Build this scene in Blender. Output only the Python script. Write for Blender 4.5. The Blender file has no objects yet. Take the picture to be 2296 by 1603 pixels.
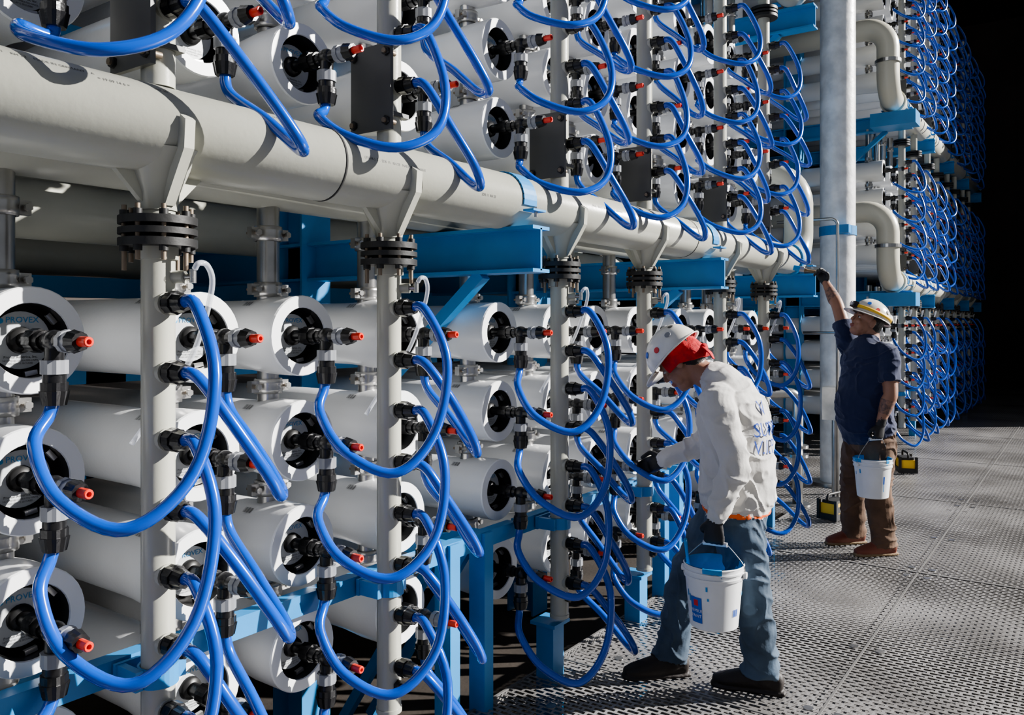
import bpy, math, random
from math import sin, cos, pi, radians, sqrt, atan2
from mathutils import Vector, Matrix, noise
from mathutils.bvhtree import BVHTree
random.seed(7)
V = Vector
scene = bpy.context.scene
TH = radians(35.14)
P0 = 1.963
CAMH = 1.6

# ------------------------------------------------------------------ materials
def mat(name, col, rough=0.5, metal=0.0, spec=0.5, bump=0.0, bscale=40, var=0.0, vscale=6, coat=0.0, var_col=None, trans=0.0, sheen=0.0, alpha=1.0):
    m = bpy.data.materials.new(name); m.use_nodes = True
    nt = m.node_tree; b = nt.nodes['Principled BSDF']
    b.inputs['Base Color'].default_value = (*col, 1)
    b.inputs['Roughness'].default_value = rough
    b.inputs['Metallic'].default_value = metal
    b.inputs['Specular IOR Level'].default_value = spec
    b.inputs['Coat Weight'].default_value = coat
    b.inputs['Coat Roughness'].default_value = 0.1
    b.inputs['Transmission Weight'].default_value = trans
    b.inputs['Sheen Weight'].default_value = sheen
    b.inputs['Alpha'].default_value = alpha
    tc = nt.nodes.new('ShaderNodeTexCoord')
    if var > 0:
        n = nt.nodes.new('ShaderNodeTexNoise'); n.inputs['Scale'].default_value = vscale
        n.inputs['Detail'].default_value = 6
        nt.links.new(tc.outputs['Object'], n.inputs['Vector'])
        r = nt.nodes.new('ShaderNodeValToRGB')
        r.color_ramp.elements[0].position = 0.35; r.color_ramp.elements[1].position = 0.65
        c2 = var_col if var_col else tuple(c*(1-var) for c in col)
        r.color_ramp.elements[0].color = (*c2, 1); r.color_ramp.elements[1].color = (*col, 1)
        nt.links.new(n.outputs['Fac'], r.inputs['Fac'])
        nt.links.new(r.outputs['Color'], b.inputs['Base Color'])
    if bump > 0:
        n2 = nt.nodes.new('ShaderNodeTexNoise'); n2.inputs['Scale'].default_value = bscale
        n2.inputs['Detail'].default_value = 4
        nt.links.new(tc.outputs['Object'], n2.inputs['Vector'])
        bp = nt.nodes.new('ShaderNodeBump'); bp.inputs['Strength'].default_value = bump
        bp.inputs['Distance'].default_value = 0.01
        nt.links.new(n2.outputs['Fac'], bp.inputs['Height'])
        nt.links.new(bp.outputs['Normal'], b.inputs['Normal'])
    return m

m_white = mat('vessel_white', (0.74, 0.75, 0.76), 0.25, var=0.05, vscale=3, bump=0.05, bscale=60)
m_ring = mat('vessel_ring', (0.88, 0.89, 0.89), 0.32)
m_recess = mat('recess_black', (0.02, 0.02, 0.02), 0.4)
m_label = mat('label_white', (0.55, 0.57, 0.58), 0.35)
m_ink = mat('ink_dark', (0.05, 0.05, 0.05), 0.6)
m_inkblue = mat('ink_blue', (0.05, 0.32, 0.62), 0.5)
m_black = mat('black_fitting', (0.01, 0.01, 0.011), 0.28, bump=0.1, bscale=80)
m_grey = mat('grey_fitting', (0.24, 0.25, 0.27), 0.35)
m_red = mat('red_cap', (0.75, 0.045, 0.02), 0.35)
m_hose = mat('hose_blue', (0.004, 0.085, 0.50), 0.17, spec=0.6, coat=0.6, var=0.15, vscale=2)
m_pipe = mat('pebble_grey_pipe', (0.46, 0.46, 0.395), 0.28, var=0.08, vscale=4, bump=0.04, bscale=50)
m_plate = mat('plate_dark_grey', (0.11, 0.11, 0.10), 0.4, var=0.1, vscale=9)
m_groove = mat('groove_dark', (0.02, 0.02, 0.02), 0.8)
m_blue = mat('frame_blue_paint', (0.03, 0.25, 0.56), 0.42, var=0.12, vscale=5, bump=0.05)
m_steel = mat('stainless_steel', (0.55, 0.54, 0.52), 0.28, metal=0.9, var=0.25, vscale=8, bump=0.05)
m_flange = mat('flange_black', (0.02, 0.02, 0.02), 0.5, bump=0.1)
m_rust = mat('bolt_zinc', (0.25, 0.2, 0.15), 0.5, metal=0.6)
m_clear = mat('clear_tube', (0.75, 0.78, 0.85), 0.15, alpha=0.45)
m_elbow = mat('cream_elbow', (0.62, 0.60, 0.50), 0.35)
m_foil = mat('silver_cladding', (0.92, 0.92, 0.92), 0.4, metal=0.1, var=0.3, vscale=6, bump=0.35, bscale=14)
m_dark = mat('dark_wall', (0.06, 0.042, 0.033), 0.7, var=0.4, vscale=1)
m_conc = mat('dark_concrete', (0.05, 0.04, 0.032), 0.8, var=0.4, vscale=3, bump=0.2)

# ------------------------------------------------------------------ mesh builder
class M:
    def __init__(s): s.v=[]; s.f=[]; s.m=[]; s.mats=[]; s.sm=[]
    def mi(s, mt):
        if mt not in s.mats: s.mats.append(mt)
        return s.mats.index(mt)
    def add(s, vs, fs, mt, smooth=True):
        o=len(s.v); s.v += [tuple(v) for v in vs]; k=s.mi(mt)
        for f in fs: s.f.append([i+o for i in f]); s.m.append(k); s.sm.append(smooth)
    def box(s, c, size, mt, rot=None):
        x,y,z=[d/2 for d in size]; c=V(c)
        vs=[V(p) for p in [(-x,-y,-z),(x,-y,-z),(x,y,-z),(-x,y,-z),(-x,-y,z),(x,-y,z),(x,y,z),(-x,y,z)]]
        if rot: vs=[rot@v for v in vs]
        s.add([v+c for v in vs], [(0,3,2,1),(4,5,6,7),(0,1,5,4),(1,2,6,5),(2,3,7,6),(3,0,4,7)], mt, False)
    def prism(s, poly, axis_off, mt):
        a=[V(p) for p in poly]; off=V(axis_off); n=len(a)
        vs=a+[p+off for p in a]
        fs=[tuple(range(n))[::-1], tuple(range(n,2*n))]+[(i,(i+1)%n,(i+1)%n+n,i+n) for i in range(n)]
        s.add(vs,fs,mt,False)
    def lathe(s, prof, o, ax, mt, n=24, rib=0.0, sx=1.0, ref=None, smooth=True, close=True):
        o=V(o); ax=V(ax).normalized()
        r0=V(ref) if ref else (V((0,0,1)) if abs(ax.z)<.9 else V((1,0,0)))
        a=(r0-ax*r0.dot(ax)).normalized(); b=ax.cross(a)
        vs=[]; fs=[]
        for (d,r) in prof:
            for i in range(n):
                t=2*pi*i/n; rr=r*(1-(rib if i%2 else 0))
                vs.append(o+ax*d+a*(rr*cos(t)*sx)+b*(rr*sin(t)))
        for j in range(len(prof)-1):
            for i in range(n):
                k=(i+1)%n; fs.append((j*n+i,j*n+k,(j+1)*n+k,(j+1)*n+i))
        if close:
            if prof[0][1]>1e-5: fs.append(tuple(range(n))[::-1])
            if prof[-1][1]>1e-5: fs.append(tuple((len(prof)-1)*n+i for i in range(n)))
        s.add(vs,fs,mt,smooth)
    def cyl(s,p0,p1,r,mt,n=16,r2=None,rib=0.0,bev=True):
        p0=V(p0);p1=V(p1);L=(p1-p0).length; r2=r if r2 is None else r2
        s.lathe([(0,r*.0),(0,r)],p0,p1-p0,mt,n,rib,smooth=False,close=False)
        s.lathe([(0,r),(L,r2)],p0,p1-p0,mt,n,rib,close=False,smooth=(rib==0))
        s.lathe([(L,r2),(L,0)],p0,p1-p0,mt,n,rib,smooth=False,close=False)
    def tube(s,pts,r,mt,n=10,cap=True):
        pts=[V(p) for p in pts]; N=len(pts)
        t0=(pts[1]-pts[0]).normalized()
        a=t0.orthogonal().normalized(); vs=[];fs=[]
        for j in range(N):
            t=(pts[min(j+1,N-1)]-pts[max(j-1,0)]).normalized()
            a=(a-t*a.dot(t)).normalized(); b=t.cross(a)
            rr=r[j] if isinstance(r,(list,tuple)) else r
            for i in range(n):
                q=2*pi*i/n; vs.append(pts[j]+a*(rr*cos(q))+b*(rr*sin(q)))
        for j in range(N-1):
            for i in range(n):
                k=(i+1)%n; fs.append((j*n+i,j*n+k,(j+1)*n+k,(j+1)*n+i))
        if cap: fs.append(tuple(range(n))[::-1]); fs.append(tuple((N-1)*n+i for i in range(n)))
        s.add(vs,fs,mt,True)
    def ell(s,c,r,mt,R=None,n=20,k=12):
        c=V(c);vs=[];fs=[]
        for j in range(k+1):
            ph=-pi/2+pi*j/k
            for i in range(n):
                t=2*pi*i/n
                p=V((r[0]*cos(ph)*cos(t),r[1]*cos(ph)*sin(t),r[2]*sin(ph)))
                if R: p=R@p
                vs.append(c+p)
        for j in range(k):
            for i in range(n):
                q=(i+1)%n; fs.append((j*n+i,j*n+q,(j+1)*n+q,(j+1)*n+i))
        s.add(vs,fs,mt,True)
    def limb(s,pts,mt,ref=(0,0,1),n=20,sub=5,round0=True,round1=True):
        P=[V(p[0]) for p in pts]; A=[p[1] for p in pts]; B=[p[2] for p in pts]
        path=catm(P,sub); ra=catm1(A,sub); rb=catm1(B,sub)
        N=len(path); ref=V(ref); rings=[]
        tan=[(path[min(j+1,N-1)]-path[max(j-1,0)]).normalized() for j in range(N)]
        def ring(c,t,x,y):
            a=(ref-t*ref.dot(t)).normalized(); b=t.cross(a)
            return [c+a*(x*cos(2*pi*i/n))+b*(y*sin(2*pi*i/n)) for i in range(n)]
        if round0:
            for q in (85,60,35,15):
                q=radians(q); m=min(ra[0],rb[0]); rings.append(ring(path[0]-tan[0]*m*sin(q)*.7,tan[0],ra[0]*cos(q),rb[0]*cos(q)))
        for j in range(N): rings.append(ring(path[j],tan[j],ra[j],rb[j]))
        if round1:
            for q in (15,35,60,85):
                q=radians(q); m=min(ra[-1],rb[-1]); rings.append(ring(path[-1]+tan[-1]*m*sin(q)*.7,tan[-1],ra[-1]*cos(q),rb[-1]*cos(q)))
        vs=[v for r in rings for v in r]; fs=[]; K=len(rings)
        for j in range(K-1):
            for i in range(n):
                k=(i+1)%n; fs.append((j*n+i,j*n+k,(j+1)*n+k,(j+1)*n+i))
        fs.append(tuple(range(n))[::-1]); fs.append(tuple((K-1)*n+i for i in range(n)))
        s.add(vs,fs,mt,True)
    def text(s,txt,size,fn,mt,align='CENTER'):
        vs,fs=text_geo(txt,align)
        s.add([fn(x*size,y*size) for x,y in vs],fs,mt,False)
    def mesh(s,name):
        me=bpy.data.meshes.new(name)
        me.from_pydata(s.v,[],s.f)
        for m in s.mats: me.materials.append(m)
        me.polygons.foreach_set('material_index',s.m)
        me.polygons.foreach_set('use_smooth',s.sm)
        me.update(); return me
    def obj(s,name,loc=(0,0,0),parent=None):
        return place(s.mesh(name),name,loc,parent)

def place(me,name,loc=(0,0,0),parent=None,rz=0):
    o=bpy.data.objects.new(name,me); scene.collection.objects.link(o)
    o.location=loc; o.rotation_euler=(0,0,rz)
    if parent: o.parent=parent
    return o
def empty(name,loc=(0,0,0),rz=0):
    o=bpy.data.objects.new(name,None); scene.collection.objects.link(o); o.location=loc; o.rotation_euler=(0,0,rz)
    o.empty_display_size=.1
    return o
def catm(P,sub):
    out=[];n=len(P)
    for i in range(n-1):
        p0=P[max(i-1,0)];p1=P[i];p2=P[i+1];p3=P[min(i+2,n-1)]
        for k in range(sub):
            t=k/sub
            out.append(0.5*((2*p1)+(p2-p0)*t+(2*p0-5*p1+4*p2-p3)*t*t+(3*p1-p0-3*p2+p3)*t**3))
    out.append(P[-1]); return out
def catm1(A,sub): return [v.x for v in catm([V((a,0,0)) for a in A],sub)]
_tc={}
def text_geo(txt,align):
    k=(txt,align)
    if k in _tc: return _tc[k]
    cu=bpy.data.curves.new('t','FONT'); cu.body=txt; cu.size=1; cu.align_x=align; cu.align_y='CENTER'; cu.resolution_u=2
    o=bpy.data.objects.new('t',cu); scene.collection.objects.link(o)
    bpy.context.view_layer.update()
    me=bpy.data.meshes.new_from_object(o)
    r=([(v.co.x,v.co.y) for v in me.vertices],[tuple(p.vertices) for p in me.polygons])
    bpy.data.objects.remove(o); bpy.data.curves.remove(cu); bpy.data.meshes.remove(me)
    _tc[k]=r; return r
def fillet(pts,R,n=8):
    pts=[V(p) for p in pts]; out=[pts[0]]
    for i in range(1,len(pts)-1):
        a=(pts[i-1]-pts[i]).normalized(); b=(pts[i+1]-pts[i]).normalized()
        p0=pts[i]+a*R; p1=pts[i]+b*R
        c=pts[i]+a*R+b*R
        for k in range(n+1):
            t=pi/2*k/n
            out.append(c+(p0-c)*cos(t)+(p1-c)*sin(t))
    out.append(pts[-1]); return out

# ------------------------------------------------------------------ rack modules
ROWS1=[1.555-.345*k for k in range(4)]
ROWS2=[2.45+.345*k for k in range(4)]
ROWS3=[4.60+.345*k for k in range(6)]
DX=.235
FY=.16

def vessel(B,x,z,detail=True):
    n=36
    B.lathe([(3.0,.1),(3.0,.12),(.30,.12),(.24,.1215),(.14,.131),(.006,.133)],(x,FY,z),(0,1,0),m_white,n,close=False)
    B.lathe([(.006,.133),(0,.130),(0,.094),(.004,.092)],(x,FY,z),(0,1,0),m_ring,n,close=False,smooth=False)
    B.lathe([(.004,.092),(.080,.091)],(x,FY,z),(0,1,0),m_recess,n,close=False)
    B.lathe([(.080,.092),(.077,.06),(.077,0)],(x,FY,z),(0,1,0),m_recess,n,close=False,smooth=False)
    B.lathe([(.060,.072),(.059,.072),(.059,0)],(x,FY,z),(0,1,0),m_label,n,close=False,smooth=False)
    B.lathe([(.059,.034),(.042,.030),(.042,0)],(x,FY,z),(0,1,0),m_recess,20,close=False)
    for a in (40,160,280):
        t=radians(a); B.box((x+.083*cos(t),FY+.04,z+.083*sin(t)),(.03,.012,.012),m_steel,Matrix.Rotation(-t+pi/2,3,'Y'))
    if detail:
        y=FY+.0575
        B.text('PROVEX',.021,lambda a,b:(x+.004+a,y,z+.050+b),m_inkblue)
        B.lathe([(0,.007),(0,0)],(x-.047,y,z+.048),(0,1,0),m_inkblue,10,close=False,smooth=False)
        B.text('Provex America, Inc.',.0095,lambda a,b:(x+a,y,z-.042+b),m_ink)
        B.text('NOT TO BE OPERATED UNTIL',.0062,lambda a,b:(x+a,y,z-.051+b),m_ink)
        B.text('END CAP IS SECURED',.0062,lambda a,b:(x-.001+a,y,z-.058+b),m_ink)
        for k in range(9):
            t0=radians(222); w=.0018 if k%3 else .0032
            yy=FY+.17+k*.0045
            R=.1312
            p=[]
            for (dy,da) in ((0,0),(w,0),(w,.17),(0,.17)):
                a=t0+da-.2; p.append((x+R*sin(a),yy+dy,z-R*cos(a)))
            B.add(p,[(0,1,2,3)],m_ink,False)

def fittings(B,x,z):
    n=16
    B.cyl((x,FY+.05,z),(x,-.02,z),.0195,m_black,n)
    B.cyl((x,FY-.005,z),(x,FY-.045,z),.030,m_black,20,rib=.08)
    B.cyl((x,FY-.045,z),(x,FY-.07,z),.025,m_black,n)
    B.ell((x,.05,z),(.027,.034,.027),m_black,n=14,k=8)
    B.cyl((x,-.0,z),(x,-.018,z),.028,m_grey,20,rib=.07)
    B.cyl((x,-.018,z),(x,-.045,z),.024,m_grey,n)
    B.cyl((x,-.042,z),(x,-.072,z),.0285,m_black,20,rib=.08,r2=.022)
    B.lathe([(0,.012),(.034,.0118),(.036,.010),(.036,.006),(.01,.006),(.01,0)],(x,-.072,z),(0,-1,0),m_red,14,close=False,smooth=False)
    B.cyl((x,.05,z),(x,.05,z-.05),.0215,m_black,n)
    B.cyl((x,.05,z-.045),(x,.05,z-.078),.031,m_grey,20,rib=.07)
    B.cyl((x,.05,z-.078),(x,.05,z-.098),.026,m_black,n)
    B.cyl((x,.05,z-.098),(x,.05,z-.118),.031,m_black,20,rib=.08)
    B.cyl((x,.05,z-.118),(x,.05,z-.152),.034,m_black,20,rib=.1,r2=.027)

def ports(rows,tier):
    out=[]
    for r in rows:
        out += [(r+(.093 if tier==1 else .118)), (r+(-.082 if tier==1 else -.055))]
    return out

def hoses(B,rows,tier,seed,jit=.018,special=False):
    rnd=random.Random(seed)
    pl=.093 if tier==1 else .118; pr=-.082 if tier==1 else -.055
    for ri,r in enumerate(rows):
        L=[(0,-.10,pl),(0,-.165,pl-.01),(-.005,-.25,-.085),(-.07,-.26,-.305),(-.19,-.2,-.42),(-.278,-.07,-.355),(-.292,.02,-.24),(-.247,.05,-.175),(-DX,.05,-.14)]
        Rr=[(0,-.10,pr),(.012,-.155,pr-.012),(.07,-.22,-.215),(.15,-.26,-.355),(.20,-.255,-.43),(.24,-.19,-.415),(.25,-.07,-.305),(.238,.03,-.205),(DX,.05,-.14)]
        for idx,pts in enumerate((L,Rr)):
            s=rnd.uniform(.9,1.06); jy=rnd.uniform(-jit,jit); jx=rnd.uniform(-jit,jit)
            q=[]
            N=len(pts)
            for i,(x,y,z) in enumerate(pts):
                if 1<i<N-2:
                    w=sin(pi*(i-1)/(N-3))
                    x+=jx*w+rnd.uniform(-.005,.005); y+=jy*w+rnd.uniform(-.005,.005)
                    if z<-.15: z=-.15+(z+.15)*(s*(.62 if (tier!=1 and idx==0) else (.9 if tier!=1 else 1)))
                    if special and ri==0 and idx==0: z+=.05*w; x-=.06*w
                    if special and ri==0 and idx==1: x+=.05*w
                q.append(V((x,y,z+r)))
            B.tube(catm(q,7),.0158,m_hose,12)

def port_nut(B,z):
    B.cyl((0,-.035,z),(0,-.06,z),.024,m_black,14)
    B.cyl((0,-.058,z),(0,-.085,z),.031,m_black,20,rib=.08)
    B.cyl((0,-.085,z),(0,-.118,z),.027,m_black,20,rib=.08,r2=.022)
    B.cyl((0,-.03,z-.001),(0,-.045,z-.001),.03,m_pipe,16)

def column1(B):
    r=.0415
    B.cyl((0,0,.29),(0,0,1.80),r,m_pipe,28)
    B.cyl((0,0,1.86),(0,0,1.99),r,m_pipe,28)
    B.lathe([(0,.0455),(.045,.052),(.10,.075),(.15,.11)],(0,0,1.885),(0,0,1),m_pipe,28,close=False)
    for z0,z1 in ((1.792,1.812),(1.822,1.838),(1.848,1.868)):
        B.cyl((0,0,z0),(0,0,z1),.096,m_flange,28)
    B.cyl((0,0,1.812),(0,0,1.848),.06,m_groove,20)
    B.cyl((0,0,1.76),(0,0,1.792),.049,m_pipe,24)
    for k in range(8):
        t=2*pi*(k+.5)/8; x=.08*cos(t);y=.08*sin(t)
        B.cyl((x,y,1.755 if k%3 else 1.73),(x,y,1.895),.0065,m_rust,8)
        B.cyl((x,y,1.868),(x,y,1.882),.0125,m_flange,6); B.cyl((x,y,1.778),(x,y,1.792),.0125,m_flange,6)
    t=.014
    for sgn in (-1,1):
        poly=[(-t,sgn*.035,1.895),(-t,sgn*.052,1.895),(-t,sgn*.135,2.03),(-t,sgn*.14,2.10),(-t,sgn*.118,2.115),(-t,sgn*.09,2.03),(-t,sgn*.04,1.99)]
        B.prism(poly,(2*t,0,0),m_pipe)
        poly=[(sgn*.035,-t*.7,1.905),(sgn*.05,-t*.7,1.905),(sgn*.125,-t*.7,1.985),(sgn*.10,-t*.7,2.0),(sgn*.03,-t*.7,2.0)]
        B.prism(poly,(0,1.4*t,0),m_pipe)
    for z in ports(ROWS1,1): port_nut(B,z)
    B.cyl((0,0,.275),(0,0,.29),.044,m_pipe,28)
    B.cyl((0,-.04,.37),(0,-.058,.37),.022,m_flange,6); B.cyl((0,-.058,.37),(0,-.07,.37),.012,m_flange,6)
    B.cyl((.02,-.03,1.715),(.035,-.062,1.715),.017,m_pipe,14)
    B.cyl((.03,-.055,1.715),(.045,-.09,1.715),.008,m_steel,10)
    B.cyl((.043,-.085,1.70),(.043,-.085,1.735),.009,m_steel,8)
    pts=[V(p) for p in [(.045,-.09,1.735),(.05,-.10,1.75),(.075,-.10,1.745),(.10,-.085,1.70),(.10,-.05,1.60),(.085,-.01,1.50),(.05,.05,1.40),(-.02,.09,1.28)]]
    B.tube(catm(pts,6),.0075,m_clear,8)
    B.lathe([(0,.044),(0,.050),(.05,.050),(.05,.044)],(0,0,.675),(0,0,1),m_blue,24,close=False,smooth=False)
    B.box((0,.075,.70),(.15,.012,.055),m_blue)
    B.box((-.060,.03,.70),(.02,.09,.05),m_blue); B.box((.060,.03,.70),(.02,.09,.05),m_blue)

def column2(B,rows,zb,top):
    r=.0415
    B.cyl((0,0,zb+.10),(0,0,top),r,m_pipe,28)
    B.box((-.052,.03,zb+.285),(.014,.185,.29),m_plate)
    B.box((0,.03,zb+.20),(.09,.16,.014),m_plate)
    for y in (-.045,.105):
        for z in (zb+.17,zb+.40):
            B.cyl((-.075,y,z),(-.02,y,z),.009,m_rust,8); B.cyl((-.068,y,z),(-.059,y,z),.016,m_flange,6)
    for z in ports(rows,2): port_nut(B,z)
    for z0,z1 in ((top-.05,top-.03),(top-.02,top-.005),(top+.005,top+.025)):
        B.cyl((0,0,z0),(0,0,z1),.098,m_flange,24)
    B.cyl((0,0,top),(0,0,top+.25),r,m_pipe,24)

def stubs(B,x,rows,hz):
    y=.34; n=16
    rr=sorted(rows)
    def clamp(z,r=.047,hh=.05):
        B.lathe([(-hh/2,r*.88),(-hh/2,r),(-hh*.2,r*1.02),(0,r*.97),(hh*.2,r*1.02),(hh/2,r),(hh/2,r*.88)],(x,y,z),(0,0,1),m_steel,n,close=False)
        for s in (-1,1):
            B.box((x+s*(r+.012),y-.0,z),(.035,.024,hh*.75),m_steel)
            B.cyl((x+s*(r+.014),y-.03,z),(x+s*(r+.014),y+.03,z),.006,m_rust,6)
            B.cyl((x+s*(r+.014),y-.034,z),(x+s*(r+.014),y-.024,z),.011,m_steel,6)
    for i in range(len(rr)-1):
        zc=(rr[i]+rr[i+1])/2
        B.cyl((x,y,rr[i]+.10),(x,y,rr[i+1]-.10),.036,m_steel,n); clamp(zc)
    zt=rr[-1]
    B.cyl((x,y,zt+.10),(x,y,hz),.038,m_steel,n)
    clamp(zt+.155); clamp(hz-.16)

def build_meshes():
    D={}
    for tier,rows in ((1,ROWS1),(2,ROWS2),(3,ROWS3)):
        B=M()
        for r in rows:
            for sx in (-DX,DX): vessel(B,sx,r,tier<3)
        D['ves',tier]=B.mesh('pressure_vessels')
        B=M()
        for r in rows:
            for sx in (-DX,DX): fittings(B,sx,r)
        D['fit',tier]=B.mesh('hose_fittings')
        B=M()
        hz={1:2.06,2:4.15,3:6.7}[tier]
        for sx in (-DX,DX): stubs(B,sx,rows,hz)
        D['stub',tier]=B.mesh('vessel_port_couplings')
        B=M()
        if tier==1: column1(B)
        elif tier==2: column2(B,rows,2.10,3.86)
        else: column2(B,rows,4.25,6.5)
        D['col',tier]=B.mesh('manifold_pipe')
        for v in range(3):
            B=M(); hoses(B,rows,tier,100*tier+v); D['hose',tier,v]=B.mesh('blue_hoses')
    return D
D=build_meshes()
C1=[-.99,.11,1.21,2.06,3.16,4.02,5.12,5.98]
C2=[11.3,12.16,13.26,14.12,15.22,16.08,17.18,18.04]
for rack,(cols,tiers) in enumerate(((C1,(1,2)),(C2,(1,2,3)))):
    for i,c in enumerate(cols):
        for t in tiers:
            place(D['ves',t],'pressure_vessels',(c,0,0))
            place(D['fit',t],'hose_fittings',(c,0,0))
            place(D['stub',t],'vessel_port_couplings',(c,0,0))
            place(D['col',t],'manifold_pipe',(c,0,0))
            if rack==0:
                B=M(); hoses(B,ROWS1 if t==1 else ROWS2,t,1000+i*10+t,special=(i==2 and t==2)); B.obj('blue_hoses',(c,0,0))
            else: place(D['hose',t,(i+t)%3],'blue_hoses',(c,0,0))

# ------------------------------------------------------------------ header pipes
HR=.113
def header(name,pathpts,R=HR,material=m_pipe,fill=.2,txt=False,joints=()):
    B=M()
    p=fillet(pathpts,fill) if len(pathpts)>2 else [V(pathpts[0]),V(pathpts[1])]
    B.tube(p,R,material,40)
    for x in joints:
        z=pathpts[0][2]; y=pathpts[0][1]
        B.lathe([(-.004,R),(-.004,R+.0015),(.004,R+.0015),(.004,R)],(x,y,z),(1,0,0),m_groove,40,close=False)
    if txt:
        def wrap(x0,ang):
            def f(a,b):
                t=radians(ang)+b/R
                return (x0+a,-(R+.0008)*cos(t),2.09+(R+.0008)*sin(t))
            return f
        for s,x0,ang,sz in (('S  :  SDR 11    RH 33    MADE IN GERMANY    A',.875,47,.0125),('= 19 09 14 6 =',1.045,40,.013),('WK 60',1.17,47,.012),
             ('= 19 09   14 6',1.50,52,.012),('( PN16 )  S  :  SDR 11   RH 33   MADE IN GERMANY',1.98,12,.013),('SDR 11  RH 33',2.48,-8,.014),
             ('PN16   SDR 11   RH 33   MADE IN GERMANY',3.42,20,.015),('SDR 11  RH 33  GERMANY',4.4,25,.016)):
            B.text(s,sz,wrap(x0,ang),m_ink)
    return B.obj(name)
header('header_pipe',[(-1.6,0,2.09),(6.85,0,2.09),(6.85,0,2.80),(6.85,1.4,2.80)],txt=True,joints=(1.76,4.5),fill=.24)
header('return_header_pipe',[(-1.6,.34,2.09),(6.6,.34,2.09)],R=.105)
header('upper_header_pipe',[(-1.6,0,4.22),(6.85,0,4.22),(6.85,0,4.95),(6.85,1.4,4.95)],fill=.24)
for z,nm in ((2.09,'header_pipe'),(4.25,'upper_header_pipe')):
    header(nm,[(18.6,0,z),(10.45,0,z),(10.45,0,z+.82),(10.45,1.6,z+.82)],R=.125,material=m_elbow,fill=.26)
B=M()
for z in (2.09,4.25):
    B.lathe([(-.02,.126),(-.02,.145),(.02,.145),(.02,.126)],(10.75,0,z),(1,0,0),m_elbow,32,close=False,smooth=False)
    B.lathe([(-.02,.126),(-.02,.145),(.02,.145),(.02,.126)],(10.45,0,z+.4),(0,0,1),m_steel,32,close=False,smooth=False)
B.lathe([(-.02,.114),(-.02,.13),(.02,.13),(.02,.114)],(6.55,0,2.09),(1,0,0),m_blue,32,close=False,smooth=False)
B.obj('pipe_couplings')

# ------------------------------------------------------------------ blue steel frame
def ibeamY(B,x,y0,y1,zc,h=.17,w=.12):
    B.box((x,(y0+y1)/2,zc),(.012,y1-y0,h),m_blue)
    B.box((x,(y0+y1)/2,zc+h/2),(w,y1-y0,.014),m_blue); B.box((x,(y0+y1)/2,zc-h/2),(w,y1-y0,.014),m_blue)
def saddle(B,x,z,R):
    for a0 in range(-10,190,10):
        a=radians(a0+5)
        B.box((x,(R+.004)*cos(a),z+(R+.004)*sin(a)),(.09,.006,2*(R+.006)*sin(radians(5))+.003),m_blue,Matrix.Rotation(a,3,'X'))
    for s in (-1,1):
        B.box((x,s*(R+.025),z-.045),(.09,.05,.008),m_blue)
        B.cyl((x,s*(R+.032),z-.03),(x,s*(R+.032),z-.07),.007,m_steel,6)
    B.box((x,0,z-R-.002),(.09,.2,.012),m_blue)
def frame(name,sup,tiers,x0,x1,zt):
    B=M()
    for x in sup:
        for k,z in enumerate(tiers):
            ibeamY(B,x,-.17,3.0,z-.20,)
            saddle(B,x,z,HR if x<9 else .125)
            a=V((x,.12,z-.29)); b=V((x,.62,z-.72)); d=b-a
            B.box((a+b)/2,(.05,d.length,.05),m_blue,Matrix.Rotation(atan2(d.z,d.y),3,'X'))
        for y in (1.25,2.6):
            B.box((x,y,zt/2-.2),(.012,.2,zt+.4),m_blue)
            B.box((x,y-.1,zt/2-.2),(.18,.014,zt+.4),m_blue); B.box((x,y+.1,zt/2-.2),(.18,.014,zt+.4),m_blue)
    for z in [t-.3 for t in tiers]:
        B.box(((x0+x1)/2,2.1,z-.02),(x1-x0,.06,.10),m_blue)
        B.box(((x0+x1)/2,2.8,z+.05),(x1-x0,.08,.2),m_blue)
    return B
B=frame('support_frame',[-.3,2.75,4.75,6.72],(2.09,4.22),-1.6,6.9,4.4)
for a,b in ((-1.6,2.95),(2.98,4.45),(4.7,6.4)):
    B.box(((a+b)/2,.115,.70),(b-a,.05,.065),m_blue)
for x in (2.51,2.73,4.47,4.68,6.45):
    B.box((x,.115,.16),(.06,.08,1.14),m_blue)
    B.box((x,.115,-.39),(.2,.2,.02),m_blue)
for x in (2.51,2.73):
    B.box((x,.45,.70),(.06,.7,.06),m_blue)
    d=V((0,.6,-.9)); B.box((x,.45,.25),(.04,d.length,.04),m_blue,Matrix.Rotation(atan2(d.z,d.y),3,'X'))
for c in (3.16,4.02,5.12,5.98):
    B.box((c,.05,-.08),(.09,.09,.66),m_blue); B.box((c,.05,.245),(.13,.13,.015),m_blue)
for c in C1:
    for z in ROWS1+ROWS2:
        B.box((c,1.05,z-.155),(1.0,.05,.05),m_blue)
B.obj('support_frame')
B=frame('support_frame',[11.0,12.75,14.7,16.65,18.6],(2.09,4.25),10.7,18.7,6.8)
B.box((14.6,.115,.70),(7.8,.05,.065),m_blue)
for x in (10.75,12.75,14.7,16.65,18.6): B.box((x,.115,.16),(.08,.08,1.14),m_blue)
for z in (1.87,4.02):
    B.box((10.75,-.02,z),(.30,.5,.16),m_blue)
B.obj('support_frame')
B=M()
for (y,z,r) in ((1.5,2.05,.12),(1.9,2.28,.09),(2.3,1.95,.12)):
    B.cyl((-1.5,y,z),(6.5,y,z),r,m_pipe,20)
B.obj('background_pipes')

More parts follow.
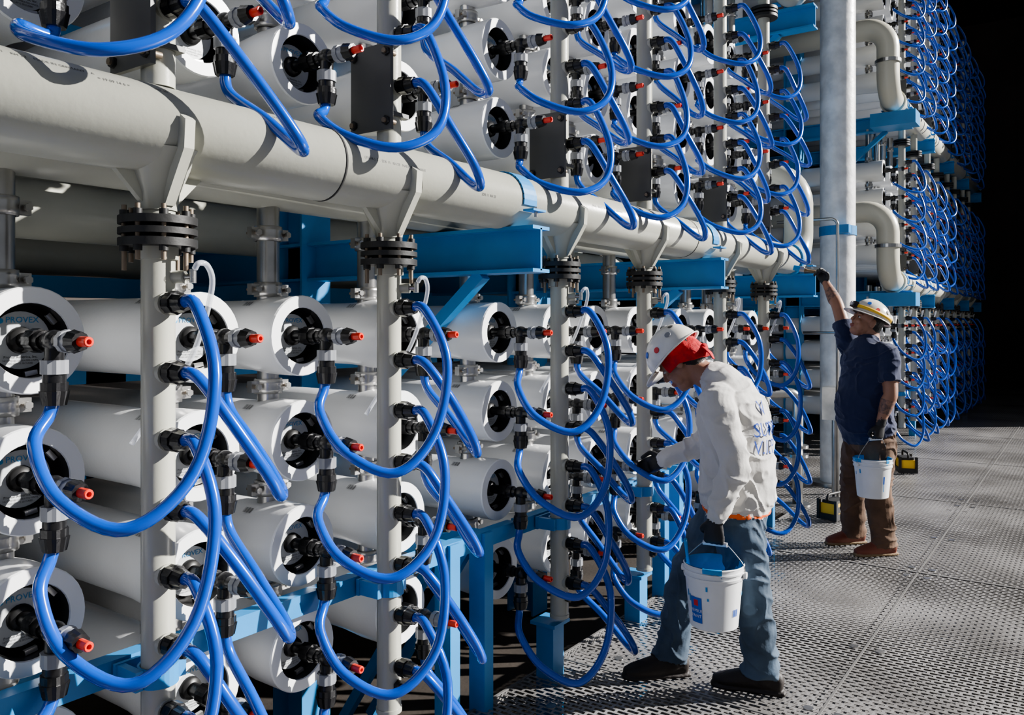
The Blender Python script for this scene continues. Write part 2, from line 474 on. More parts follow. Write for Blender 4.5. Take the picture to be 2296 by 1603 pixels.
# ------------------------------------------------------------------ tall clad pipe and stainless pipework between the racks
B=M()
B.cyl((8.53,.1,0),(8.53,.1,8.9),.165,m_foil,40)
for z in (2.45,5.2):
    B.lathe([(0,.166),(0,.174),(.09,.174),(.09,.166)],(8.53,.1,z),(0,0,1),m_blue,40,close=False,smooth=False)
    B.box((8.33,.0,z+.045),(.1,.12,.08),m_blue)
B.cyl((8.53,.1,0),(8.53,.1,.03),.26,m_steel,32)
B.obj('clad_riser_pipe')
B=M()
B.tube(fillet([(7.35,.15,.0),(7.35,.15,.98),(7.0,.5,.98),(7.0,1.2,.98)],.09),.045,m_steel,20)
for z in (.42,.50): B.cyl((7.35,.15,z),(7.35,.15,z+.025),.09,m_steel,24)
B.cyl((7.35,.15,0),(7.35,.15,.015),.11,m_steel,24)
B.tube(fillet([(7.9,-.05,0),(7.9,-.05,2.55),(7.9,.5,2.55)],.06),.014,m_steel,10)
B.tube(fillet([(8.05,-.15,0),(8.05,-.15,1.5),(8.05,.3,1.5)],.06),.012,m_steel,10)
B.obj('stainless_drain_pipe')
B=M()
B.cyl((7.8,.95,0),(7.8,.95,8),.14,m_foil,32)
B.obj('clad_riser_pipe')
B=M()
B.box((8.0,.02,.85),(.25,.12,.3),m_steel); B.cyl((8.0,-.04,.9),(8.0,-.1,.9),.05,m_flange,16)
B.cyl((8.0,0,0),(8.0,0,.7),.025,m_steel,12)
B.obj('instrument_stand')

# ------------------------------------------------------------------ floor grating, room
def grating_mat():
    m=bpy.data.materials.new('frp_grating'); m.use_nodes=True; nt=m.node_tree
    b=nt.nodes['Principled BSDF']; b.inputs['Roughness'].default_value=.34
    tc=nt.nodes.new('ShaderNodeTexCoord'); mp=nt.nodes.new('ShaderNodeMapping')
    mp.inputs['Rotation'].default_value=(0,0,pi/2)
    br=nt.nodes.new('ShaderNodeTexBrick')
    br.inputs['Scale'].default_value=1; br.inputs['Brick Width'].default_value=.060; br.inputs['Row Height'].default_value=.031
    br.inputs['Mortar Size'].default_value=.0062; br.inputs['Mortar Smooth'].default_value=.0
    nt.links.new(tc.outputs['Object'],mp.inputs['Vector']); nt.links.new(mp.outputs['Vector'],br.inputs['Vector'])
    n=nt.nodes.new('ShaderNodeTexNoise'); n.inputs['Scale'].default_value=2.2; n.inputs['Detail'].default_value=8
    nt.links.new(tc.outputs['Object'],n.inputs['Vector'])
    r=nt.nodes.new('ShaderNodeValToRGB'); r.color_ramp.elements[0].color=(.17,.163,.158,1); r.color_ramp.elements[1].color=(.31,.30,.295,1)
    r.color_ramp.elements[0].position=.35; r.color_ramp.elements[1].position=.65
    nt.links.new(n.outputs['Fac'],r.inputs['Fac']); nt.links.new(r.outputs['Color'],b.inputs['Base Color'])
    tr=nt.nodes.new('ShaderNodeBsdfTransparent'); mx=nt.nodes.new('ShaderNodeMixShader')
    nt.links.new(br.outputs['Fac'],mx.inputs[0]); nt.links.new(tr.outputs[0],mx.inputs[1]); nt.links.new(b.outputs[0],mx.inputs[2])
    out=nt.nodes['Material Output']; nt.links.new(mx.outputs[0],out.inputs['Surface'])
    br2=nt.nodes.new('ShaderNodeBump'); br2.inputs['Strength'].default_value=.4; br2.inputs['Distance'].default_value=.004
    n3=nt.nodes.new('ShaderNodeTexNoise'); n3.inputs['Scale'].default_value=150
    nt.links.new(tc.outputs['Object'],n3.inputs['Vector']); nt.links.new(n3.outputs['Fac'],br2.inputs['Height']); nt.links.new(br2.outputs['Normal'],b.inputs['Normal'])
    return m
m_grate=grating_mat()
B=M()
B.add([(-3,-6,0),(6.95,-6,0),(6.95,.12,0),(-3,.12,0)],[(0,1,2,3)],m_grate,False)
B.add([(6.95,-6,0),(24,-6,0),(24,3,0),(6.95,3,0)],[(0,1,2,3)],m_grate,False)
B.add([(-3,-6,-.035),(24,-6,-.035),(24,.12,-.035),(-3,.12,-.035)],[(0,1,2,3)],m_grate,False)
m_trim=mat('grating_trim',(.16,.155,.15),.5,bump=.1)
B.box((2,.125,-.018),(10,.012,.04),m_trim)
for x in (.9,3.35,5.8,8.25,10.7,13.2): B.box((x,-2.9,.0005),(.012,6.0,.004),m_trim)
for y in (-1.05,-2.2): B.box((10,y,.0005),(26,.01,.004),m_trim)
for x in (2.9,3.2,3.5,4.3,5.7,5.9,6.8,8.1,8.4): 
    for y in (-.12,-1.0,-1.12): B.cyl((x,y,0),(x,y,.004),.022,m_steel,12)
B.obj('grating_floor')
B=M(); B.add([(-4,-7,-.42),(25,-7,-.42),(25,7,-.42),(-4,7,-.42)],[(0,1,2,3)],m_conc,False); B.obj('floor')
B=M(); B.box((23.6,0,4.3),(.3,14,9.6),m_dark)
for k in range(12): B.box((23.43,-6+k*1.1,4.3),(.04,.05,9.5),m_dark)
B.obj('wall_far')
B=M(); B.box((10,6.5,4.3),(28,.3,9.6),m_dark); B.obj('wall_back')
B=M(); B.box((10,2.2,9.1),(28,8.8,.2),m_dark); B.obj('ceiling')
B=M(); B.box((20.3,-3.6,4.3),(6.6,.3,9.6),m_dark); B.obj('sun_block_wall')  # unseen wall, added to keep the sun off the far end of the second rack

# ------------------------------------------------------------------ people
m_skin=mat('skin',(.33,.17,.11),.5,var=.1,vscale=20,bump=.1,bscale=200)
m_sweat=mat('sweatshirt',(.58,.565,.54),.9,var=.08,vscale=9,bump=.35,bscale=25,sheen=.15)
m_orange=mat('orange_shirt',(.8,.13,.02),.8)
m_jeans=mat('jeans',(.085,.13,.19),.85,var=.45,vscale=6,bump=.35,bscale=30)
m_glove=mat('black_glove',(.012,.012,.014),.55,bump=.2)
m_boot=mat('dark_boot',(.02,.014,.012),.6,bump=.2)
m_brownboot=mat('leather_boot',(.2,.055,.03),.55,bump=.2)
m_sole=mat('boot_sole',(.25,.17,.09),.8)
m_navy=mat('navy_tshirt',(.012,.02,.065),.9,bump=.3,bscale=25,sheen=.2)
m_brown=mat('brown_pants',(.15,.088,.055),.9,var=.4,vscale=8,bump=.35,bscale=28)
m_hair=mat('black_hair',(.012,.01,.009),.5,bump=.5,bscale=150)
m_hat=mat('hard_hat_white',(.74,.72,.66),.25,var=.12,vscale=14)
m_redcloth=mat('red_bandana',(.6,.015,.02),.8,bump=.5,bscale=60,var=.35,vscale=40)
m_yel=mat('yellow_strap',(.8,.5,.05),.5)
m_plastic=mat('bucket_plastic',(.75,.76,.77),.35,var=.06,vscale=10)
m_paint=mat('light_blue_paint',(.02,.27,.6),.2)
m_labelblue=mat('label_blue',(.03,.12,.5),.4)
m_labelred=mat('label_red',(.6,.04,.04),.4)
m_wire=mat('wire_bail',(.3,.3,.3),.35,metal=.9)
m_eye=mat('eye_white',(.55,.55,.53),.3); m_iris=mat('iris',(.03,.015,.01),.2)
m_lens=mat('lamp_lens',(.6,.6,.6),.1)
m_lip=mat('lips',(.28,.10,.08),.5)
m_print=mat('print_blue',(.04,.09,.40),.8); 

def frame_R(f,u):
    f=V(f).normalized(); u=V(u); u=(u-f*u.dot(f)).normalized(); l=u.cross(f)
    return Matrix((l,f,u)).transposed()

def head(B,c,f,u,skin,hair):
    R=frame_R(f,u); c=V(c)
    P=lambda l,ff,uu: c+R@V((l,ff,uu))
    B.ell(P(0,-.008,.03),(.076,.096,.088),skin,R)
    B.ell(P(0,.018,-.03),(.064,.072,.075),skin,R)
    B.ell(P(0,.045,-.085),(.042,.042,.034),skin,R)
    B.ell(P(0,.06,-.098),(.022,.028,.018),skin,R)
    for s in (-1,1):
        B.ell(P(s*.040,.045,-.05),(.024,.03,.035),skin,R)
        B.ell(P(s*.03,.078,.022),(.03,.012,.009),skin,R)
        B.ell(P(s*.036,.070,-.025),(.02,.016,.014),skin,R)
        B.ell(P(s*.078,-.008,-.01),(.010,.020,.033),skin,R)
        B.ell(P(s*.03,.086,.027),(.018,.007,.004),hair,R)
    B.limb([(P(0,.084,.015),.009,.010),(P(0,.098,-.008),.011,.012),(P(0,.104,-.024),.015,.013)],skin,ref=R@V((1,0,0)),n=12)
    B.ell(P(0,.092,-.056),(.024,.010,.006),m_lip,R); B.ell(P(0,.090,-.066),(.020,.010,.007),m_lip,R)
    B.ell(P(0,-.03,.035),(.081,.088,.09),hair,R)
    B.ell(P(0,-.055,-.02),(.068,.055,.06),hair,R)
def eyes(B,c,f,u):
    R=frame_R(f,u); c=V(c)
    for s in (-1,1):
        p=c+R@V((s*.031,.075,.004)); B.ell(p,(.011,.010,.006),m_eye,R,12,8); B.ell(p+R@V((0,.0075,0)),(.0052,.004,.0050),m_iris,R,10,6)

def hand(B,w,d,t,nrm,curl,mt,thumb=.6,s=1.0):
    w=V(w); d=V(d).normalized(); t=V(t); t=(t-d*t.dot(d)).normalized(); nr=V(nrm); nr=(nr-d*nr.dot(d)-t*nr.dot(t)).normalized()
    B.limb([(w-d*.01,.029,.024),(w+d*.03*s,.038,.021),(w+d*.065*s,.043,.019),(w+d*.09*s,.042,.015)],mt,ref=t,n=16)
    s0=1 if (Matrix.Rotation(.3,3,t)@d).dot(nr)>0 else -1
    for off,L in ((.032,.072),(.0115,.080),(-.0095,.074),(-.029,.060)):
        p=w+d*.088*s+t*off; dd=d.copy(); pts=[(p-d*.015,.0105,.0105),(p,.0105,.0105)]
        for k,fr in enumerate((.45,.31,.24)):
            dd=Matrix.Rotation(s0*radians(curl[k]),3,t)@dd
            p=p+dd*L*fr*s; r=(.0100,.0092,.0082)[k]; pts.append((p,r,r))
        B.limb(pts,mt,ref=t,n=10,sub=3)
    p=w+d*.022+t*.026; q=p+(t*.7+d*.6+nr*.35).normalized()*.04*s; r2=q+(t*(.5-thumb)+d*.8+nr*thumb).normalized()*.032*s; r3=r2+(d*.7+nr*.7*thumb-t*.25).normalized()*.022*s
    B.limb([(p,.016,.016),(q,.0125,.0125),(r2,.0108,.0108),(r3,.0092,.0092)],mt,ref=nr,n=10,sub=3)

def boot(B,ank,toe_dir,mt,sole,L=.28):
    a=V(ank); td=V((toe_dir[0],toe_dir[1],0)).normalized(); sd=V((-td.y,td.x,0))
    h=V((a.x,a.y,0))-td*.065
    def p(t,z): return h+td*t+V((0,0,z))
    B.limb([(p(-.0,.055),.036,.045),(p(.05,.06),.040,.052),(p(.12,.055),.044,.048),(p(.19,.045),.048,.036),(p(.235,.038),.044,.028),(p(.262,.034),.030,.022)],mt,ref=sd,n=18)
    B.limb([(a+V((0,0,.06)),.056,.052),(p(.06,.11),.05,.052),(p(.06,.06),.046,.055)],mt,ref=sd)
    B.limb([(p(-.025,.014),.030,.013),(p(.04,.014),.040,.014),(p(.12,.014),.040,.014),(p(.2,.014),.051,.014),(p(.25,.014),.046,.014),(p(.275,.014),.028,.013)],sole,ref=sd,n=18)

def finish_body(B,name,parent,voxel=.005,cloth=(),seed=0):
    src=B.mesh(name+'_src')
    bvh=BVHTree.FromPolygons([v.co.copy() for v in src.vertices],[tuple(p.vertices) for p in src.polygons])
    o=bpy.data.objects.new('tmp',src); scene.collection.objects.link(o)
    md=o.modifiers.new('r','REMESH'); md.mode='VOXEL'; md.voxel_size=voxel; md.use_smooth_shade=True
    sm=o.modifiers.new('s','SMOOTH'); sm.factor=.5; sm.iterations=3
    bpy.context.view_layer.update()
    dg=bpy.context.evaluated_depsgraph_get()
    me=bpy.data.meshes.new_from_object(o.evaluated_get(dg))
    bpy.data.objects.remove(o)
    me.materials.clear()
    for m in B.mats: me.materials.append(m)
    ids=[B.mi(m) for m in cloth]
    vm={}
    for p in me.polygons:
        r=bvh.find_nearest(p.center)
        k=B.m[r[2]] if r[2] is not None else 0
        p.material_index=k; p.use_smooth=True
        for v in p.vertices: vm[v]=k
    nm=[v.normal.copy() for v in me.vertices]
    for v in me.vertices:
        if vm.get(v.index) in ids:
            c=v.co; q=V((c.x*6,c.y*6,c.z*11))+V((seed,0,0))
            w=noise.noise(q+V((noise.noise(c*5)*2,0,noise.noise(c*4+V((3,3,3)))*2)))
            fold=(1-abs(w)*2.6); fold=max(fold,0)**2
            c2=noise.noise(V((c.x*14,c.y*14,c.z*22))+V((9,seed,1)))
            v.co=c+nm[v.index]*(.011*(fold-.35)+.004*c2)
    me.update()
    ob=place(me,name,(0,0,0),parent)
    return ob,me

def hat(B,c,f,u,band=False,stick=True):
    R=frame_R(f,u); c=V(c)
    n=36;vs=[];fs=[]
    K=10
    for j in range(K+1):
        ph=pi/2*j/K
        for i in range(n):
            t=2*pi*i/n
            ridge=.006*math.exp(-(cos(ph)*cos(t))**2*160)*(1 if j>2 else 0)
            vs.append(c+R@V((.112*cos(ph)*cos(t),.134*cos(ph)*sin(t),.118*sin(ph)+ridge)))
    for j in range(K):
        for i in range(n):
            q=(i+1)%n; fs.append((j*n+i,j*n+q,(j+1)*n+q,(j+1)*n+i))
    B.add(vs,fs,m_hat,True)
    vs=[];fs=[]
    for i in range(n):
        t=2*pi*i/n; fr=max(sin(t),0)
        e=.012+.048*fr**2
        for (k,dz) in ((0,0.002),(1,-.006-.012*fr),(2,-.011-.012*fr),(3,-.004)):
            ex=e if k in(1,2) else -.004
            vs.append(c+R@V(((.112+ex)*cos(t),(.134+ex)*sin(t),dz)))
    for i in range(n):
        q=(i+1)%n
        for k in range(4):
            k2=(k+1)%4; fs.append((i*4+k,q*4+k,q*4+k2,i*4+k2))
    B.add(vs,fs,m_hat,True)
    if band:
        vs=[];fs=[]
        for i in range(n):
            t=2*pi*i/n
            for dz,e in ((.014,.002),(.014,.006),(.036,.004),(.036,-.002)):
                vs.append(c+R@V(((.112+e)*cos(t),(.134+e)*sin(t),dz)))
        for i in range(n):
            q=(i+1)%n
            for k in range(4):
                k2=(k+1)%4; fs.append((i*4+k,q*4+k,q*4+k2,i*4+k2))
        B.add(vs,fs,m_yel,True)
        B.box(c+R@V((0,.145,.03)),(.06,.03,.04),m_flange,R)
        B.cyl(c+R@V((0,.158,.03)),c+R@V((0,.172,.03)),.015,m_lens,14)
    if stick:
        for (t,ph,mt,s) in ((10,22,m_labelred,.014),(45,35,m_labelblue,.015),(150,28,m_ink,.017),(185,45,m_labelblue,.013),(-30,30,m_grey,.015),(-60,45,m_ink,.013),(100,40,m_grey,.014),(-120,30,m_inkblue,.014),(215,20,m_yel,.011)):
            t=radians(t);ph=radians(ph)
            p=V((.113*cos(ph)*cos(t),.135*cos(ph)*sin(t),.119*sin(ph))); nn=V((p.x/.0127,p.y/.0182,p.z/.0141)).normalized()
            B.lathe([(0,s),(.002,s*.9),(.002,0)],c+R@p,R@nn,mt,14,close=False,smooth=False)

def bucket(name,loc,bail_dir,label=True,seed=0,handle_pt=None):
    E=empty(name,loc)
    B=M()
    H=.255; r0=.098; r1=.121
    prof=[(0,.0),(0,r0-.004),(.004,r0),(H*.80,r0+(r1-r0)*.8),(H*.80,r1+.001),(H*.84,r1+.003),(H*.84,r1-.002),(H*.90,r1),(H*.905,r1+.005),(H*.93,r1+.005),(H*.93,r1),(H*.985,r1+.001),(H,r1+.004),(H+.004,r1),(H,r1-.004),(H*.3,r0+.004)]
    for a in range(len(prof)-1):
        B.lathe([prof[a],prof[a+1]],(0,0,0),(0,0,1),m_plastic,40,close=False)
    B.lathe([(H*.62,0),(H*.62,r1-.012)],(0,0,0),(0,0,1),m_paint,40,close=False)
    rnd=random.Random(seed)
    n=60;vs=[];fs=[]
    for i in range(n):
        t=2*pi*i/n; d=.012+.016*max(0,noise.noise(V((cos(t)*2.2,sin(t)*2.2,seed))))*2+ .01*rnd.random()
        for (r,z) in ((r1-.016,H*.60),(r1-.0075,H+.002),(r1+.000,H+.0065),(r1+.0055,H+.001),(r1+.0035,H-d*.5),(r1+.0035,H-d)):
            vs.append((r*cos(t),r*sin(t),z))
    for i in range(n):
        q=(i+1)%n
        for k in range(5):
            if k>=2 and noise.noise(V((.3,i*.21,seed)))<.02: continue
            fs.append((i*6+k,q*6+k,q*6+k+1,i*6+k+1))
    B.add(vs,fs,m_paint,True)
    def patch(t0,dt,z0,z1,mt,off=.0015,k=6):
        vs=[];fs=[]
        for i in range(k+1):
            t=t0+dt*i/k
            for z in (z0,z1):
                r=r0+(r1-r0)*z/H+off; vs.append((r*cos(t),r*sin(t),z))
        for i in range(k): fs.append((2*i,2*i+2,2*i+3,2*i+1))
        B.add(vs,fs,mt,True)
    def ctext(s,size,t0,z,mt):
        def f(a,b):
            zz=z+b; r=r0+(r1-r0)*zz/H+.0028; t=t0+a/r; return (r*cos(t),r*sin(t),zz)
        B.text(s,size,f,mt)
    for k in range(8):
        t=rnd.uniform(0,2*pi); z=rnd.uniform(.10,.17); patch(t,rnd.uniform(.03,.1),z,z+rnd.uniform(.01,.03),m_paint,.002,3)
    vdir=atan2(-.58,-.82)
    if label:
        patch(vdir-1.2,.5,.03,.135,m_labelblue); patch(vdir-1.05,.2,.10,.125,m_labelred,.002)
        ctext('PREMIUM',.018,vdir-.95,.08,m_plastic); ctext('PAINT',.018,vdir-.95,.058,m_plastic)
        for k in range(8): patch(vdir+.55+k*.035,.016 if k%2 else .024,.06,.09,m_labelblue)
    else:
        patch(vdir+.2,.10,.10,.15,m_labelblue); patch(vdir+.23,.04,.05,.1,m_paint)
    B.obj('pail_body',parent=E)
    B=M()
    bd=V((bail_dir[0],bail_dir[1],0)).normalized()
    hp=V(handle_pt)-V(loc)
    a=bd*(r1+.008)+V((0,0,H*.87)); b=-bd*(r1+.008)+V((0,0,H*.87))
    h0=hp+bd*.05; h1=hp-bd*.05
    pts=catm([a,a.lerp(h0,.35)+bd*.018,a.lerp(h0,.75)+bd*.01,h0],6)+catm([h1,h1.lerp(b,.25)-bd*.01,h1.lerp(b,.65)-bd*.018,b],6)
    B.tube(pts,.0022,m_wire,8)
    B.cyl(h0,h1,.010,m_plastic,12)
    for s in (-1,1):
        p=bd*s*(r1+.002)+V((0,0,H*.87)); B.cyl(p,p+bd*s*.012,.014,m_plastic,14)
    B.obj('bail',parent=E)
    return E

def basis(base_depth,base_right):
    X=base_depth*cos(TH)+base_right*sin(TH); Y=base_depth*sin(TH)-base_right*cos(TH)-P0
    return V((X,Y,0)), TH-pi/2
def w2(base,rz,p):
    return base+Matrix.Rotation(rz,3,'Z')@V(p)

# ---------- worker in the white sweatshirt
base,rz=basis(3.62,.875)
W=empty('worker',base,rz)
fw=V((-.88,.47,0)).normalized(); lf=V((0,0,1)).cross(fw)
B=M()
B.limb([((.105,0,.90),.165,.125),((.115,0,.80),.172,.135),((.10,.005,.72),.165,.13)],m_jeans,ref=lf)
hipL=V((.085,-.07,.76)); kneeL=V((.15,-.10,.43)); ankL=V((.205,-.06,.09))
hipR=V((.08,.09,.76)); kneeR=V((-.085,.11,.45)); ankR=V((-.165,.10,.09))
B.limb([(hipL,.098,.11),(hipL.lerp(kneeL,.45),.092,.10),(kneeL,.073,.080),(kneeL.lerp(ankL,.35),.070,.076),(kneeL.lerp(ankL,.8),.067,.074),(ankL+V((-.01,0,-.005)),.066,.082)],m_jeans,ref=lf,round1=False)
B.limb([(hipR,.098,.11),(hipR.lerp(kneeR,.45),.090,.096),(kneeR,.072,.078),(kneeR.lerp(ankR,.35),.069,.075),(kneeR.lerp(ankR,.8),.064,.070),(ankR+V((0,0,-.01)),.064,.078)],m_jeans,ref=lf,round1=False)
B.limb([((.112,0,.83),.176,.142),((.11,0,.775),.179,.146)],m_orange,ref=lf,round0=False,round1=False)
B.limb([((.115,0,.805),.180,.148),((.113,0,.84),.190,.160),((.115,0,.93),.185,.158),((.112,.0,1.05),.188,.155),((.095,.0,1.17),.198,.155),((.07,.0,1.26),.195,.135),((.04,.0,1.325),.135,.10),((.005,.012,1.365),.075,.068)],m_sweat,ref=lf,n=28)
shL=V((.065,0,1.262))+lf*.165; elL=V((.045,-.215,1.005)); wrL=V((-.035,-.215,.795))
B.limb([(shL-lf*.06+V((0,0,.01)),.07,.075),(shL,.074,.078),(shL.lerp(elL,.4),.069,.073),(elL,.060,.064),(elL.lerp(wrL,.45),.056,.059),(elL.lerp(wrL,.85),.046,.048),(wrL,.038,.039)],m_sweat,ref=fw)
shR=V((.065,0,1.262))-lf*.165; elR=V((.045,.36,1.02)); wrR=V((-.125,.475,.915))
B.limb([(shR+lf*.06,.07,.075),(shR,.073,.076),(shR.lerp(elR,.4),.066,.069),(elR,.058,.061),(elR.lerp(wrR,.5),.053,.055),(elR.lerp(wrR,.85),.044,.046),(wrR,.036,.037)],m_sweat,ref=(0,0,1))
hd=V((-.04,0,-1)).normalized()
hand(B,wrL+V((-.004,0,-.01)),hd,fw,-lf,(68,82,55),m_glove,thumb=.9)
d2=V((-.55,.6,-.35)).normalized()
hand(B,wrR,d2,(.1,-.1,1),(-.6,-.8,0),(35,45,30),m_glove,thumb=.7)
hf=(fw*.72+V((0,0,-.69))).normalized(); hu=(fw*.69+V((0,0,.72))).normalized()
hc=V((-.125,.065,1.425))
B.limb([((.02,.01,1.34),.062,.062),((-.05,.035,1.385),.055,.058),(hc+hu*-.04-hf*.03,.054,.056)],m_skin,ref=lf)
head(B,hc,hf,hu,m_skin,m_hair)
boot(B,ankL,(-.9,.35),m_boot,m_boot); boot(B,ankR,(-.97,-.1),m_boot,m_boot)
ob,me=finish_body(B,'body',W,cloth=(m_sweat,m_jeans),seed=2)
bv=BVHTree.FromPolygons([v.co.copy() for v in me.vertices],[tuple(p.vertices) for p in me.polygons])
B=M(); eyes(B,hc,hf,hu); B.obj('eyes',parent=W)
B=M()
hatc=hc+hu*.045-hf*.005
hat(B,hatc,(hf+hu*-.05),hu); B.obj('hard_hat',parent=W)
B=M()
R=frame_R(hf,hu)
vs=[];fs=[];n=40
for i in range(n):
    t=2*pi*i/n
    back=max(-sin(t),0)
    for k,(e,z) in enumerate(((.006,.045),(.012,.02),(.012+.01*back,-.01-.03*back),(.010+.004*back,-.03-.05*back),(.0,-.03-.05*back))):
        wv=.004*sin(t*9+k)
        vs.append(hc+R@V(((.080+e+wv)*cos(t),-.012+(.097+e+wv)*sin(t),z+.01)))
for i in range(n):
    q=(i+1)%n
    if sin(2*pi*(i+.5)/n)>.55: continue
    for k in range(4): fs.append((i*5+k,q*5+k,q*5+k+1,i*5+k+1))
B.add(vs,fs,m_redcloth,True)
B.ell(hc+R@V((.01,-.125,-.03)),(.022,.018,.018),m_redcloth,R)
B.limb([(hc+R@V((.02,-.125,-.03)),.014,.006),(hc+R@V((.045,-.135,-.07)),.022,.005),(hc+R@V((.05,-.13,-.10)),.012,.004)],m_redcloth,ref=R@V((1,0,0)))
B.obj('bandana',parent=W)
B=M()
def proj(org,ux,uy,dirn,o=.009):
    org=V(org);ux=V(ux).normalized();uy=V(uy).normalized();dirn=V(dirn).normalized()
    def f(a,b):
        p=org+ux*a+uy*b
        h=bv.ray_cast(p-dirn*.5,dirn)
        return tuple((h[0]-dirn*o) if h[0] else p)
    return f
pd=(fw*.86-lf*.50).normalized()
ru=V((0,0,1)).cross(pd)*-1
for s,z,sz,off in (('V',1.235,.085,.0),('SURF',1.145,.085,.02),('V.I.P',1.07,.085,.01)):
    B.text(s,sz,proj(V((.1,0,z))+ru*off,ru,(0,0,1),pd),m_print)
B.obj('back_print',parent=W)
grip=wrL+V((-.004,0,-.01))+hd*.105-lf*.024
bl=w2(base,rz,(grip.x-.005,grip.y,.345))
bucket('paint_bucket',bl,Matrix.Rotation(rz,3,'Z')@fw,seed=1,handle_pt=w2(base,rz,grip))
B=M()
q=w2(base,rz,(grip.x-.105,grip.y+.02,.58)); 
B.limb([(q+V((.02,0,-.05)),.012,.006),(q,.014,.006),(q+V((-.02,0,.06)),.008,.006),(q+V((-.035,0,.12)),.011,.007)],m_paint,ref=(1,0,0)); B.obj('paint_brush')

# ---------- worker in the navy t-shirt, reaching up
base,rz=basis(5.75,2.462)
W2=empty('worker',base,rz)
fw=V((-.9,-.35,0)).normalized(); lf=V((0,0,1)).cross(fw)
B=M()
B.limb([((.03,0,.93),.175,.14),((.035,0,.84),.178,.15),((.03,0,.76),.168,.14)],m_brown,ref=lf)
hipL=V((.06,-.085,.78)); kneeL=V((.045,-.10,.44)); ankL=V((.085,-.10,.09))
hipR=V((.0,.09,.78)); kneeR=V((-.02,.15,.44)); ankR=V((.0,.20,.09))
for h,k,a in ((hipL,kneeL,ankL),(hipR,kneeR,ankR)):
    B.limb([(h,.10,.12),(h.lerp(k,.45),.098,.108),(k,.088,.092),(k.lerp(a,.4),.084,.088),(k.lerp(a,.85),.082,.086),(a+V((0,0,-.02)),.080,.088)],m_brown,ref=lf,round1=False)
B.limb([((.025,0,.845),.190,.172),((.0,0,.93),.193,.185),((-.005,0,1.03),.195,.19),((.012,0,1.15),.198,.168),((.02,0,1.28),.205,.152),((.02,0,1.39),.20,.128),((.015,0,1.45),.13,.10),((.02,0,1.485),.075,.07)],m_navy,ref=lf,n=28)
sc=V((.02,0,1.385))
shL=sc+lf*.175; elL=V((.07,-.235,1.125)); wrL=V((.0,-.235,.925))
B.limb([(shL-lf*.06,.07,.07),(shL,.075,.075),(shL.lerp(elL,.45),.072,.074),(shL.lerp(elL,.72),.072,.074)],m_navy,ref=fw,round1=False)
B.limb([(shL.lerp(elL,.4),.05,.052),(elL,.045,.046),(elL.lerp(wrL,.3),.046,.046),(wrL,.030,.027)],m_skin,ref=fw)
shR=V((-.05,.155,1.43)); elR=V((-.085,.27,1.715)); wrR=V((-.12,.40,1.89))
B.limb([(sc-lf*.08,.075,.085),(shR,.078,.085),(shR.lerp(elR,.35),.070,.075),(shR.lerp(elR,.6),.068,.072)],m_navy,ref=fw,round1=False)
B.limb([(shR.lerp(elR,.3),.05,.052),(elR,.043,.045),(elR.lerp(wrR,.35),.044,.045),(wrR,.029,.027)],m_skin,ref=fw)
hand(B,wrL+V((0,0,-.005)),(-.12,0,-1),fw,-lf,(68,82,55),m_glove,thumb=.9)
B.limb([(wrL+V((.012,0,.035)),.034,.032),(wrL+V((0,0,-.01)),.033,.031)],m_glove,ref=fw,round0=False)
dh=(wrR-elR).normalized()*.6+V((-.25,.15,.55)); dh.normalize()
hand(B,wrR,dh,(.55,-.8,-.1),(-.8,-.4,.1),(55,60,40),m_glove,thumb=.8)
hf=(fw*.86+V((-.1,.25,.42))).normalized(); hu=V((.30,.0,.95))
hc=V((.01,.0,1.60))
B.limb([((.035,0,1.45),.068,.07),((.03,0,1.52),.06,.063),(hc+V((.015,0,-.05)),.058,.06)],m_skin,ref=lf)
head(B,hc,hf,hu,m_skin,m_hair)
boot(B,ankL,(-.95,-.1),m_brownboot,m_sole); boot(B,ankR,(-.95,-.15),m_brownboot,m_sole)
ob,me=finish_body(B,'body',W2,cloth=(m_navy,m_brown),seed=5)
B=M(); eyes(B,hc,hf,hu); B.obj('eyes',parent=W2)
R=frame_R(hf,hu); hat(B:=M(),hc+R@V((0,-.012,.045)),hf,hu,band=True); B.obj('hard_hat',parent=W2)
m_tat=mat('tattoo_ink',(.09,.06,.055),.55,var=.7,vscale=60,var_col=(.30,.16,.11))
B=M()
B.tube([elR.lerp(wrR,t) +V((0,0,0)) for t in (.25,.4,.55,.7)],[.0468,.0452,.0412,.0370],m_tat,20,cap=False)
B.tube([elL.lerp(wrL,t) for t in (.25,.4,.55,.7)],[.0475,.0458,.0415,.0375],m_tat,20,cap=False)
B.obj('tattoo',parent=W2)
grip=wrL+V((0,0,-.005))+V((-.12,0,-1)).normalized()*.105-lf*.024
bl=w2(base,rz,(grip.x-.02,grip.y,.43))
bucket('paint_bucket',bl,Matrix.Rotation(rz,3,'Z')@V((-.95,-.3,0)),label=False,seed=4,handle_pt=w2(base,rz,grip))
B=M()
g=wrR+dh*.10+V((-.03,.0,.0)); tip=V((-1,.25,.22)).normalized()
B.limb([(g-tip*.06,.009,.007),(g,.011,.008),(g+tip*.06,.008,.007),(g+tip*.09,.018,.007)],m_sole,ref=(0,0,1))
B.limb([(g+tip*.09,.020,.008),(g+tip*.12,.022,.008)],m_steel,ref=(0,0,1)); B.limb([(g+tip*.12,.022,.008),(g+tip*.165,.020,.004)],m_paint,ref=(0,0,1))
o=B.obj('paint_brush'); o.location=base; o.rotation_euler=(0,0,rz)

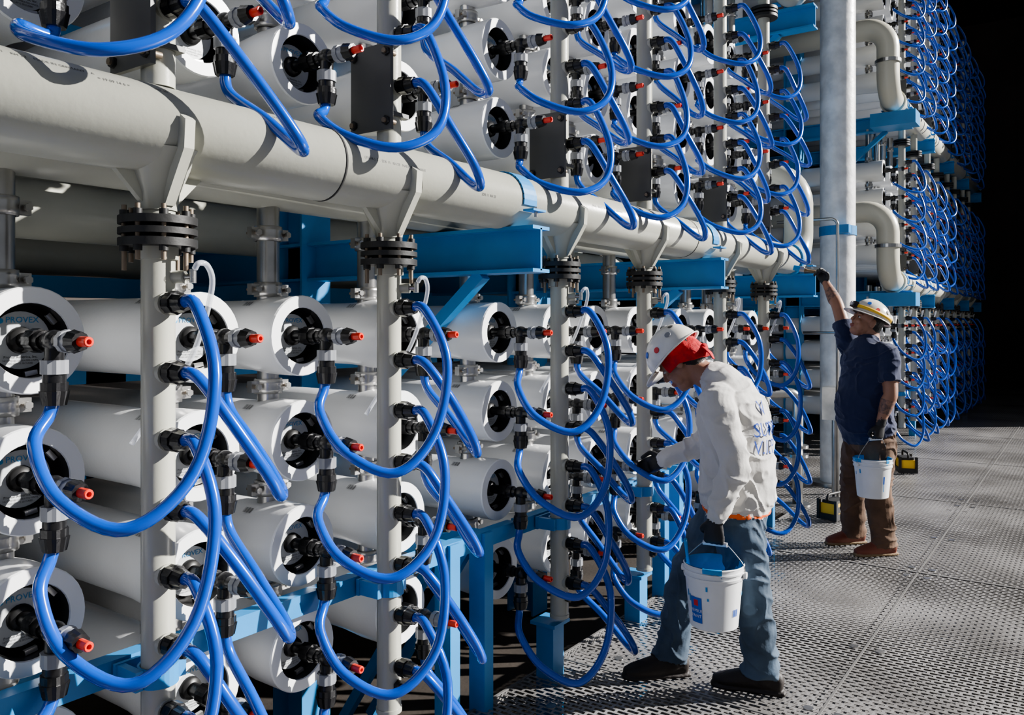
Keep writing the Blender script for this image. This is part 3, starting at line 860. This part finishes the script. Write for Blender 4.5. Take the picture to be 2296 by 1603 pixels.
# ------------------------------------------------------------------ cordless tools on the floor
def tool(name,loc,rot,s=1):
    B=M(); R=Matrix.Rotation(rot,3,'Z')
    def bx(c,sz,mt): B.box(R@(V(c)*s),V(sz)*s,mt,R)
    bx((0,0,.09),(.22,.14,.10),m_yel); bx((0,0,.03),(.26,.17,.05),m_flange); bx((0,0,.15),(.2,.12,.03),m_flange)
    for x in (-.12,.12): 
        for y in (-.08,.08): bx((x,y,.09),(.025,.025,.17),m_flange)
    B.tube([R@(V(p)*s) for p in fillet([(-.12,0,.16),(-.12,0,.215),(.12,0,.215),(.12,0,.16)],.03)],.011*s,m_flange,10)
    B.cyl(R@(V((.02,-.07,.09))*s),R@(V((.02,-.085,.09))*s),.035*s,m_flange,20)
    bx((-.07,-.073,.09),(.05,.01,.05),m_flange)
    return B.obj(name,loc)
tool('work_radio',(7.0,-.25,.005),-.3,.95)
tool('work_radio',(9.6,-.33,.005),.4,1.0)

# ------------------------------------------------------------------ lights
def aim(o,d): o.rotation_euler=V(d).to_track_quat('-Z','Y').to_euler()
E=radians(26)
sd=V((-.64*cos(E),.77*cos(E),-sin(E)))
l=bpy.data.lights.new('sun','SUN'); l.energy=12.5; l.angle=radians(.6); l.color=(1,.97,.93)
o=bpy.data.objects.new('sun',l); scene.collection.objects.link(o); aim(o,sd); o.location=(12,-8,8)
w=bpy.data.worlds.new('world'); scene.world=w; w.use_nodes=True
w.node_tree.nodes['Background'].inputs[0].default_value=(.75,.80,.9,1); w.node_tree.nodes['Background'].inputs[1].default_value=.27
try: scene.view_settings.look='AgX - Medium High Contrast'
except Exception as e: print(e)

# ------------------------------------------------------------------ camera
cd=bpy.data.cameras.new('camera'); cam=bpy.data.objects.new('camera',cd); scene.collection.objects.link(cam)
cam.location=(0,-P0,CAMH); cam.rotation_euler=(pi/2,0,TH-pi/2)
cd.sensor_width=36; cd.sensor_fit='HORIZONTAL'; cd.lens=1850*36/2296; cd.shift_y=-79.5/2296; cd.clip_end=200; cd.clip_start=.02
scene.camera=cam
